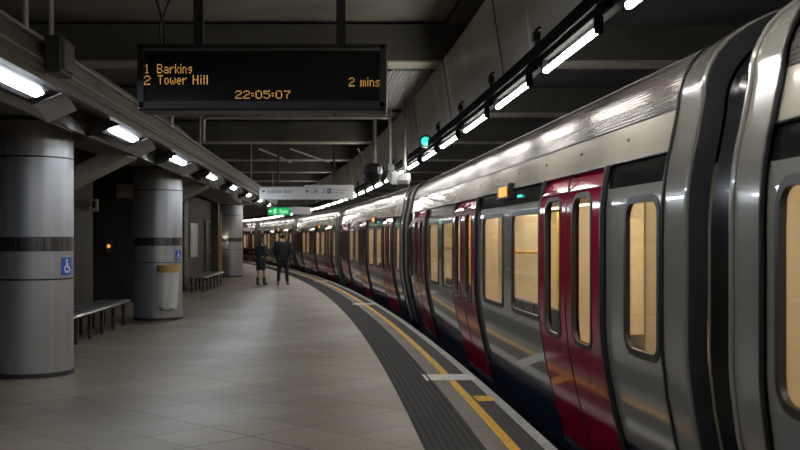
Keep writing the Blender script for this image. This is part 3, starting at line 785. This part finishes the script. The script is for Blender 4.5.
fr=MB().box((0,-.002,.505),(1.95,.03,.035)).box((0,-.002,.035),(1.95,.03,.05)).box((-.965,-.002,.27),(.05,.03,.5)).box((.965,-.002,.27),(.05,.03,.5)); fr.build('bezel', M['black'], bd)
MB().box((0,-.018,.478),(1.88,.012,.012)).build('top_lip', M['trough'], bd)
for px in (195,340):
    q=MB().box((bx(px),.15,.53+.51),(.075,.06,1.02)); q.box((bx(px),.15,1.5),(.24,.16,.10)); q.build('hanger', M['black'], bd)
def led(txt,px0,px1,py0,py1,name):
    w=sum(len(GL[c][0])+1 for c in txt)-1
    dx=(px1-px0)/w; dy=(py1-py0)/7; mb=MB(); x=0
    for c in txt:
        for r_,row in enumerate(GL[c]):
            for i,ch in enumerate(row):
                if ch=='#':
                    cx=bx(px0+(x+i+.5)*dx); cz=bz(py0+(r_+.5)*dy); hx=dx*.30*BY/1000; hz=dy*.36*BY/1000
                    mb.add([(cx-hx,-.003,cz-hz),(cx+hx,-.003,cz-hz),(cx+hx,-.003,cz+hz),(cx-hx,-.003,cz+hz),(cx-hx,.002,cz-hz),(cx+hx,.002,cz-hz),(cx+hx,.002,cz+hz),(cx-hx,.002,cz+hz)],
                           [(0,1,2,3),(0,4,5,1),(1,5,6,2),(2,6,7,3),(3,7,4,0)])
        x+=len(GL[c][0])+1
    mb.build(name, M['amber'], bd)
led('1',144.5,149.5,64,73.5,'row_number'); led('Barking',157,192,64,73.5,'destination_text')
led('2',144,150.5,75.5,85,'row_number'); led('Tower',157.5,187,75,84.5,'destination_text'); led('Hill',192.5,208,75,84.5,'destination_text')
led('2 mins',348.8,380,77.5,86.5,'minutes_text'); led('22:05:07',235.2,290.4,90.5,98.8,'clock_text')
cb=empty('dangling_cable',(bx(157)+BX0,BY+.15,3.13),0,'loose dark cables looping from the ceiling above the board','cable')
for dx,sg in ((.0,1),(.03,-1)):
    MB().tube([(dx,0,0),(dx-.01,0,.18),(dx+sg*.09,0,.45),(dx-sg*.06,.02,.75),(dx+sg*.12,.02,.95),(dx+sg*.05,0,1.02)],0.011,6).build('cable_strand', M['black'], cb, True)

# ------------------------------------------------------------------ direction sign
JY=24.4
js=empty('direction_sign',((306.5-400)*JY/1000,JY,2.53),0,'white hanging direction sign reading Jubilee line and Lift','sign')
JX=js.location.x
jx=lambda px:(px-400)*JY/1000-JX
jz=lambda py:1.58+(238-py)*JY/1000-2.53
def rect(mb,px0,px1,py0,py1,y0,y1,f=None):
    return mb.box(((jx(px0)+jx(px1))/2,(y0+y1)/2,(jz(py0)+jz(py1))/2),(jx(px1)-jx(px0),y1-y0,jz(py0)-jz(py1)))
m=MB(); rect(m,259.5,304,186.8,199.3,0,.12); m.build('line_panel', M['signwhite'], js)
m=MB(); rect(m,304.2,353.8,185,199.3,0,.12); m.build('lift_panel', M['signwhite'], js)
def arrow(mb,px,py,h,fn=None):
    cx,cz=jx(px),jz(py); k=h
    f=lambda a,b,q:Vector((cx+a*k,-.003*q,cz+b*k))
    mb.prism([(-.5,0),(0,.5),(0,.18),(.5,.18),(.5,-.18),(0,-.18),(0,-.5)],f,0,1)
m=MB(); arrow(m,263.3,191.3,.085); text_on(m,'Jubilee line',.135,jx(267.5),-.001,jz(193.2)); m.build('line_text', M['signtext'], js)
m=MB(); arrow(m,307.3,191.2,.09); text_on(m,'Lift',.135,jx(311),-.001,jz(193)); m.build('lift_text', M['signtext'], js)
m=MB(); rect(m,327.3,331.3,188.4,193.6,-.006,0); sq=m.build('access_symbol_square', M['signbluedk'], js)
f=lambda a,b,q:Vector((jx(329.3)+a*.10,-.006-.002*q,jz(191)+b*.11))
mm=MB(); wheelchair(mm,f,1); mm.build('wheelchair_symbol', M['white'], sq)
mm=MB(); f2=lambda a,b,q:Vector((jx(323.8)+a*.12,-.002*q-.001,jz(191)+b*.13)); wheelchair(mm,f2,1); mm.build('wheelchair_outline_symbol', M['signbluedk'], js)
m=MB(); text_on(m,'for street and',.062,jx(333.2),-.001,jz(190.6)); text_on(m,'Jubilee line',.062,jx(333.2),-.001,jz(193.4)); m.build('lift_small_text', M['signtext'], js)
for px in (278,334):
    MB().tube([(jx(px),.06,jz(186)),(jx(px),.06,1.62)],0.025,8).build('hanger_rod', M['dark'], js)

# green exit sign
GY=38.0
gs=empty('exit_sign',((279-400)*GY/1000,GY,2.44),0,'green lit exit sign hanging below and behind the white direction sign','sign')
gw=.84
MB().box((0,.08,.16),(gw+.06,.14,.34),bev=.01).build('case', M['dark'], gs)
MB().box((0,0,.16),(gw,.02,.28)).build('lit_panel', M['green'], gs)
m=MB(); g=lambda cx,cz,k:(lambda a,b,q:Vector((cx+a*k,-.012-.003*q,cz+b*k)))
m.prism([(-.5,0),(0,.45),(0,.18),(.5,.18),(.5,-.18),(0,-.18),(0,-.45)],g(-.33,.16,.13),0,1)
f=g(-.16,.16,.26)
m.prism([(.12,.36),(.2,.44),(.12,.5),(.04,.44)],f,0,1); m.prism([(-.05,.3),(.14,.3),(.1,-.05),(-.08,-.05)],f,0,1)
m.prism([(-.06,-.02),(.04,-.02),(-.12,-.45),(-.24,-.42)],f,0,1); m.prism([(0,-.02),(.1,-.04),(.26,-.2),(.2,-.42),(.1,-.4),(.14,-.22)],f,0,1); m.prism([(-.05,.28),(-.3,.1),(-.25,.04),(0,.18)],f,0,1); m.prism([(.12,.28),(.34,.12),(.3,.05),(.1,.16)],f,0,1)
m.build('running_figure', M['greenwhite'], gs)
m=MB(); text_on(m,'Exit',.20,.02,-.012,.09); m.build('exit_text', M['greenwhite'], gs)
MB().tube([(-.3,.08,.33),(-.3,.08,1.72)],0.02,8).build('hanger_rod', M['dark'], gs)
MB().tube([(.3,.08,.33),(.3,.08,1.72)],0.02,8).build('hanger_rod', M['dark'], gs)
us_=MB().box((0,.06,0),(.72,.12,.28),bev=.01).build('unlit_sign_panel', M['signwhite']); us_.location=((301.5-400)*GY/1000,GY,2.62)
tag(us_,'dull grey unlit panel hanging right of the green exit sign','sign panel')

# ------------------------------------------------------------------ conduits, vent, cameras, signal
cd=empty('conduit',(0,0,0),0,'pale conduit pipe across the ceiling bending down beside the trough, upper of two','pipe')
MB().tube([(-3.86,16.9,3.25),(-3.86,16.9,3.60),(-3.84,16.9,3.65),(-3.78,16.9,3.67),(-.1,16.9,3.67)],0.03,8).build('conduit_run', M['pipe'], cd, True)
for x in (-2.9,-1.5): MB().box((x,16.92,3.70),(.05,.08,.06)).build('conduit_clip', M['dark'], cd)
cd=empty('conduit',(0,0,0),0,'pale conduit pipe with a short drop next to the trough, lower of two','pipe')
MB().tube([(-3.29,16.75,3.2),(-3.29,16.75,3.53),(-3.27,16.75,3.58),(-3.2,16.75,3.60),(-.15,16.75,3.60)],0.03,8).build('conduit_run', M['pipe'], cd, True)
for x in (-2.4,-1.1): MB().box((x,16.77,3.635),(.05,.07,.03)).build('conduit_clip', M['dark'], cd)
cross=[('ceiling_strut',(-2.5,22.6,3.6),(-1.9,26.6,3.6)),('ceiling_strut',(-.95,22.6,3.6),(-.9,26.6,3.6)),('ceiling_strut',(-3.2,22.6,3.6),(-2.9,26.6,3.6))]
for k,(nm,a,b) in enumerate(cross):
    o=MB().tube([a,b],0.025,6).build(nm, M['concrete'])
    tag(o,'pale ceiling strut between beams above the direction sign, %s from the trough' % ['second','third','first'][k],'ceiling strut','struts between beams')
vt=empty('ceiling_vent',(.0,14.85,3.72),0.07,'slatted dark grille in the ceiling bay beside the grey fascia','vent')
MB().box((0,0,.09),(.5,3.9,.03)).build('vent_backing', M['black'], vt)
mb=MB()
for i in range(13): mb.box((-.24+.04*i,0,.04),(.016,3.9,.05))
mb.build('slat', M['pipe'], vt)
MB().box((-.27,0,.05),(.04,4.0,.1)).box((.27,0,.05),(.04,4.0,.1)).build('vent_frame', M['dark'], vt)
# dome cameras on poles
c1=empty('security_camera',((373-400)*.0172,17.2,2.55),0,'black bulky camera on a pole, just above the direction sign','camera')
MB().tube([(.03,0,.32),(.03,0,1.2)],.028,8).build('drop_pole', M['pipe'], c1)
MB().lathe([(.04,.32),(.10,.31),(.16,.25),(.17,.15),(.14,.11),(.13,.06),(.10,.0),(.05,-.03)],20).build('camera_body', M['black'], c1, True)
MB().box((.12,-.16,.18),(.07,.05,.12),bev=.01).build('lens_window', M['white'], c1)
c2=empty('platform_monitor',((391-400)*.0165,16.5,2.44),.35,'pale boxy camera on the middle drop pole beside the black camera','camera')
MB().tube([(0,.05,.3),(0,.05,1.3)],.026,8).build('drop_pole', M['pipe'], c2)
MB().box((.04,0,.14),(.14,.24,.18),Matrix.Rotation(.35,3,'X'),bev=.015).build('camera_housing', M['signwhite'], c2)
MB().box((0,.06,.3),(.12,.12,.12),bev=.01).build('pivot', M['dark'], c2)
c3=empty('platform_monitor',((404-400)*.0155,15.5,2.28),-.2,'pale boxy camera hanging lowest, closest to the teal signal','camera')
MB().tube([(0,.05,.3),(0,.05,1.45)],.026,8).build('drop_pole', M['pipe'], c3)
MB().box((.0,0,.2),(.17,.26,.12),Matrix.Rotation(.5,3,'X'),bev=.015).build('camera_housing', M['signwhite'], c3)
MB().box((.02,-.1,.10),(.16,.12,.06),bev=.01).build('sun_shield', M['dark'], c3)
sg=empty('signal_lamp',tuple(P(13.95,-0.27,2.92)),head(13.95),'round glowing teal signal lamp on the grey fascia','signal')
n=20
MB().tube([(-.02,.06,0),(-.02,-.05,0)],.085,20).build('signal_case', M['black'], sg, True)
MB().ball((-.02,-.05,0),.063,18,10,(1,.35,1)).build('signal_lens', M['teal'], sg, True)
h=MB(); h.tube([(-.02+.08*cos(radians(a)),-.10,.08*sin(radians(a))) for a in range(0,181,15)],.006,5); h.build('hood', M['black'], sg)
MB().box((.05,-.02,-.08),(.06,.06,.12)).build('signal_bracket', M['dark'], sg)

# ------------------------------------------------------------------ things on the left wall
lp=empty('lift_call_panel',((109-400)*.02452,24.50,1.38),0,'small panel with a glowing amber button in the dark recess','control panel')
MB().box((0,.01,0),(.16,.03,.30),bev=.008).build('panel_plate', M['pilaster'], lp)
MB().ball((0,-.01,.0),.045,12,8,(1,.3,1)).build('amber_button', M['orange'], lp, True)
ps=empty('projecting_sign',((94-400)*.0198,19.8,2.12),0,'small pale sign projecting from the wall near the dark recess','sign')
MB().box((0,0,.11),(.17,.05,.24),bev=.01).build('sign_plate', M['signwhite'], ps)
MB().box((.005,-.026,.12),(.07,.006,.14)).build('sign_symbol', M['signtext'], ps)
MB().box((-.08,.0,.11),(.14,.03,.04)).build('sign_bracket', M['dark'], ps)
po=empty('wall_poster',(wall_x(34.1)+.01,34.1,0),rzl,'pale printed poster in a frame on the wall behind the second bench','poster')
MB().box((.02,0,1.5),(.04,1.7,1.16),bev=.008).build('poster_frame', M['reflector'], po)
MB().box((.043,0,1.5),(.006,1.56,1.02)).build('poster_print', M['poster'], po)
nt_=empty('wall_notice',(wall_x(40.1)+.01,40.1,0),rzl,'narrow white notice on the wall just left of the most distant column','notice')
MB().box((.03,0,1.3),(.06,.9,.55),bev=.01).build('notice_print', M['white'], nt_)
MB().box((.06,.0,1.6),(.03,.9,.04)).build('notice_lamp', M['carlamp'], nt_)
bp=MB().tube([(0,0,0),(0,0,2.6)],.05,10).build('lit_strip_upright', M['brass']); bp.location=(-7.1,39.55,0); tag(bp,'tan upright added for a yellow-lit strip by the wall before the most distant column','post')  # stands in for a yellow-lit strip, its glow put into tan colour
pk=MB().box((0,0,0),(.5,.05,.34)).build('pink_panel', mat('pinkish_panel',(0.34,0.26,0.25),.5)); pk.location=((127-400)*.0244,24.40,2.73); tag(pk,'pinkish-grey panel high up in the dark recess beside the second column','panel')

# ------------------------------------------------------------------ people
def skin(name, J, E, m, parent, root, sub=2):
    me=bpy.data.meshes.new(name); ks=list(J); me.from_pydata([J[k][0] for k in ks],[],[]) if False else None
    ix={k:i for i,k in enumerate(ks)}
    me.from_pydata([tuple(J[k][0]) for k in ks],[(ix[a],ix[b]) for a,b in E],[])
    o=bpy.data.objects.new(name,me); COL.objects.link(o)
    md=o.modifiers.new('s','SKIN'); md.use_smooth_shade=True
    sv=me.skin_vertices[0].data
    for k in ks:
        r=J[k][1]; sv[ix[k]].radius=(r,r) if not isinstance(r,tuple) else r
        sv[ix[k]].use_root=(k==root)
    o.modifiers.new('d','SUBSURF').levels=sub
    dg=bpy.context.evaluated_depsgraph_get(); dg.update()
    nm=bpy.data.meshes.new_from_object(o.evaluated_get(dg)); nm.name=name
    bpy.data.objects.remove(o)
    for p in nm.polygons: p.use_smooth=True
    nm.materials.clear(); nm.materials.append(m)
    o=bpy.data.objects.new(name,nm); COL.objects.link(o); o.parent=parent
    return o
def V3(*a): return Vector(a)
def person(kind):
    """local: feet on z=0, facing +Y"""
    J={}; E=[]
    if kind=='man':
        J.update(pelvis=(V3(0,0,.93),.125),belly=(V3(0,.0,1.08),.12),chest=(V3(0,-.01,1.27),.135),upper=(V3(0,-.01,1.40),.10),neck=(V3(0,0,1.49),.052),skull=(V3(0,.015,1.575),.078),crown=(V3(0,.01,1.655),.068),nose=(V3(0,.105,1.575),.014),chin=(V3(0,.065,1.525),.04))
        E+=[('pelvis','belly'),('belly','chest'),('chest','upper'),('upper','neck'),('neck','skull'),('skull','crown'),('skull','chin'),('chin','nose')]
        for s,n in ((-1,'l'),(1,'r')):
            J.update({'sh'+n:(V3(s*.19,-.01,1.40),.065),'el'+n:(V3(s*.265,-.02,1.14),.045),'wr'+n:(V3(s*.15,.15,1.00),.032),'pa'+n:(V3(s*.085,.19,.98),.036)})
            E+=[('upper','sh'+n),('sh'+n,'el'+n),('el'+n,'wr'+n),('wr'+n,'pa'+n)]
            for q,(dx,dy,dz) in enumerate(((-.03,.05,.0),(-.01,.06,-.02),(.01,.055,-.04),(.03,.04,-.055))):
                J['f%d%s'%(q,n)]=(J['pa'+n][0]+V3(-s*.03+dx*.3,dy*.6,dz),.010); J['g%d%s'%(q,n)]=(J['pa'+n][0]+V3(-s*.065,dy*.3,dz-.012),.008)
                E+=[('pa'+n,'f%d%s'%(q,n)),('f%d%s'%(q,n),'g%d%s'%(q,n))]
            J['th'+n]=(J['pa'+n][0]+V3(-s*.035,-.005,.045),.011); E.append(('pa'+n,'th'+n))
            J.update({'hi'+n:(V3(s*.095,0,.88),.088),'kn'+n:(V3(s*.125,.02,.49),.058),'an'+n:(V3(s*.15,-.01,.085),.04),'to'+n:(V3(s*.17,.14,.035),.034)})
            E+=[('pelvis','hi'+n),('hi'+n,'kn'+n),('kn'+n,'an'+n),('an'+n,'to'+n)]
    else:
        J.update(pelvis=(V3(0,0,.88),.12),belly=(V3(0,.0,1.02),.095),chest=(V3(0,.01,1.19),.11),upper=(V3(0,0,1.30),.08),neck=(V3(0,0,1.385),.044),skull=(V3(0,.015,1.465),.075),crown=(V3(0,.01,1.54),.064),nose=(V3(0,.10,1.465),.013),chin=(V3(0,.06,1.415),.036))
        E+=[('pelvis','belly'),('belly','chest'),('chest','upper'),('upper','neck'),('neck','skull'),('skull','crown'),('skull','chin'),('chin','nose')]
        for s,n in ((-1,'l'),(1,'r')):
            J.update({'sh'+n:(V3(s*.155,0,1.29),.052),'el'+n:(V3(s*.21,-.03,1.04),.038),'wr'+n:(V3(s*.15,.15,.98),.027),'pa'+n:(V3(s*.115,.20,.99),.030)})
            E+=[('upper','sh'+n),('sh'+n,'el'+n),('el'+n,'wr'+n),('wr'+n,'pa'+n)]
            for q in range(4):
                J['f%d%s'%(q,n)]=(J['pa'+n][0]+V3(-s*.03,.035,.025-.018*q),.009); J['g%d%s'%(q,n)]=(J['pa'+n][0]+V3(-s*.06,.03,.02-.018*q),.0075)
                E+=[('pa'+n,'f%d%s'%(q,n)),('f%d%s'%(q,n),'g%d%s'%(q,n))]
            J['th'+n]=(J['pa'+n][0]+V3(-s*.03,-.005,.045),.010); E.append(('pa'+n,'th'+n))
            fy = .07 if s>0 else -.06
            J.update({'hi'+n:(V3(s*.085,0,.83),.085),'kn'+n:(V3(s*.085,fy*.6+.01,.47),.055),'an'+n:(V3(s*.09,fy,.12),.036),'to'+n:(V3(s*.10,fy+.13,.035),.028)})
            E+=[('pelvis','hi'+n),('hi'+n,'kn'+n),('kn'+n,'an'+n),('an'+n,'to'+n)]
    return J,E
def fat(J,keys,add,**kw):
    D={}
    for k in keys:
        p,r=J[k]; D[k]=(kw.get(k,p), r+add if not isinstance(r,tuple) else (r[0]+add,r[1]+add))
    return D
def sub(E,keys): return [e for e in E if e[0] in keys and e[1] in keys]
man=empty('person',((282.8-400)*.0336,33.6,0),.05,'person seen from behind in a dark jacket and dark trousers, elbows out','person')
J,E=person('man'); skin('body',J,E,M['skin'],man,'pelvis')
ks=['pelvis','belly','chest','upper']+[a+n for n in 'lr' for a in ('sh','el','wr')]
D=fat(J,ks,.042); D['pelvis']=(V3(0,0,.88),.185); D['belly']=(J['belly'][0],.185); D['chest']=(J['chest'][0],.19); skin('jacket',D,sub(E,ks),M['jacket'],man,'pelvis')
ks=['pelvis']+[a+n for n in 'lr' for a in ('hi','kn','an')]
D=fat(J,ks,.018); 
for n in 'lr': D['an'+n]=(J['an'+n][0]+V3(0,0,.01),.056)
skin('trousers',D,sub(E,ks),M['trousers'],man,'pelvis')
MB().ball((0,.0,1.635),.095,16,12,(.92,1.05,.95)).build('hair', M['hair'], man, True)
for s in (-1,1):
    MB().ball((s*.165,.07,.042),.05,14,10,(.95,2.7,.84)).build('shoe', M['shoe'], man, True)
    MB().ball((s*.083,.012,1.575),.022,8,6,(.5,1,1.4)).build('ear', M['skin'], man, True)
    MB().ball((s*.03,.082,1.59),.010,8,6).build('eye', M['dark'], man, True)
wo=empty('person',((260.8-400)*.0336,33.6,0),-.55,'person in dark coat, knee-length skirt and ankle boots beside the taller one','person')
J,E=person('woman'); skin('body',J,E,M['skin'],wo,'pelvis')
ks=['pelvis','belly','chest','upper']+[a+n for n in 'lr' for a in ('sh','el','wr')]
D=fat(J,ks,.024); D['pelvis']=(V3(0,0,.86),.15); skin('coat',D,sub(E,ks),M['coatcloth'],wo,'pelvis')
sk=MB(); pr=[(.10,.98),(.145,.90),(.165,.78),(.17,.62),(.172,.50),(.16,.50),(.12,.80)]
sk.lathe(pr,24); sk.f=sk.f[:-2]; sk.v=[(x,y*.82,z) for x,y,z in sk.v]; sk.build('skirt', M['skirt'], wo, True)
hr=MB().ball((0,-.005,1.515),.10,16,12,(.92,1.05,.95)); hr.ball((0,-.055,1.40),.09,14,10,(1.0,.62,1.5)); hr.build('hair', M['hairbrown'], wo, True)
for s in (-1,1):
    MB().ball((s*.03,.08,1.478),.009,8,6).build('eye', M['dark'], wo, True)
    fy=.07 if s>0 else -.06; bt=MB()
    bt.tube([(s*.095,fy,.05),(s*.09,fy,.13),(s*.09,fy,.26)],[.046,.044,.050],12); bt.ball((s*.10,fy+.075,.04),.04,12,8,(.95,2.7,.95)); bt.box((s*.095,fy-.03,.035),(.04,.035,.07))
    bt.build('boot', M['shoe'], wo, True)

# ------------------------------------------------------------------ camera, world, view
cam=bpy.data.cameras.new('camera'); co=bpy.data.objects.new('camera',cam); COL.objects.link(co)
co.location=(0,0,1.58); co.rotation_euler=(pi/2,0,0)
cam.sensor_width=36; cam.lens=45.0; cam.shift_y=13/800; cam.clip_start=0.05; cam.clip_end=300
cam.dof.use_dof=True; cam.dof.focus_distance=9.0; cam.dof.aperture_fstop=3.5
SC.camera=co
w=bpy.data.worlds.new('world'); SC.world=w; w.use_nodes=True
w.node_tree.nodes['Background'].inputs['Color'].default_value=(0.5,0.52,0.5,1); w.node_tree.nodes['Background'].inputs['Strength'].default_value=0.02
SC.view_settings.view_transform='Standard'; SC.view_settings.look='None'; SC.view_settings.gamma=1.0; SC.view_settings.exposure=0.0; SC.view_settings.use_curve_mapping=False
SC.cycles.use_denoising=True; SC.cycles.max_bounces=8; SC.cycles.diffuse_bounces=5; SC.cycles.glossy_bounces=4; SC.cycles.transparent_max_bounces=12
SC.cycles.caustics_reflective=False; SC.cycles.caustics_refractive=False; SC.cycles.sample_clamp_indirect=4.0
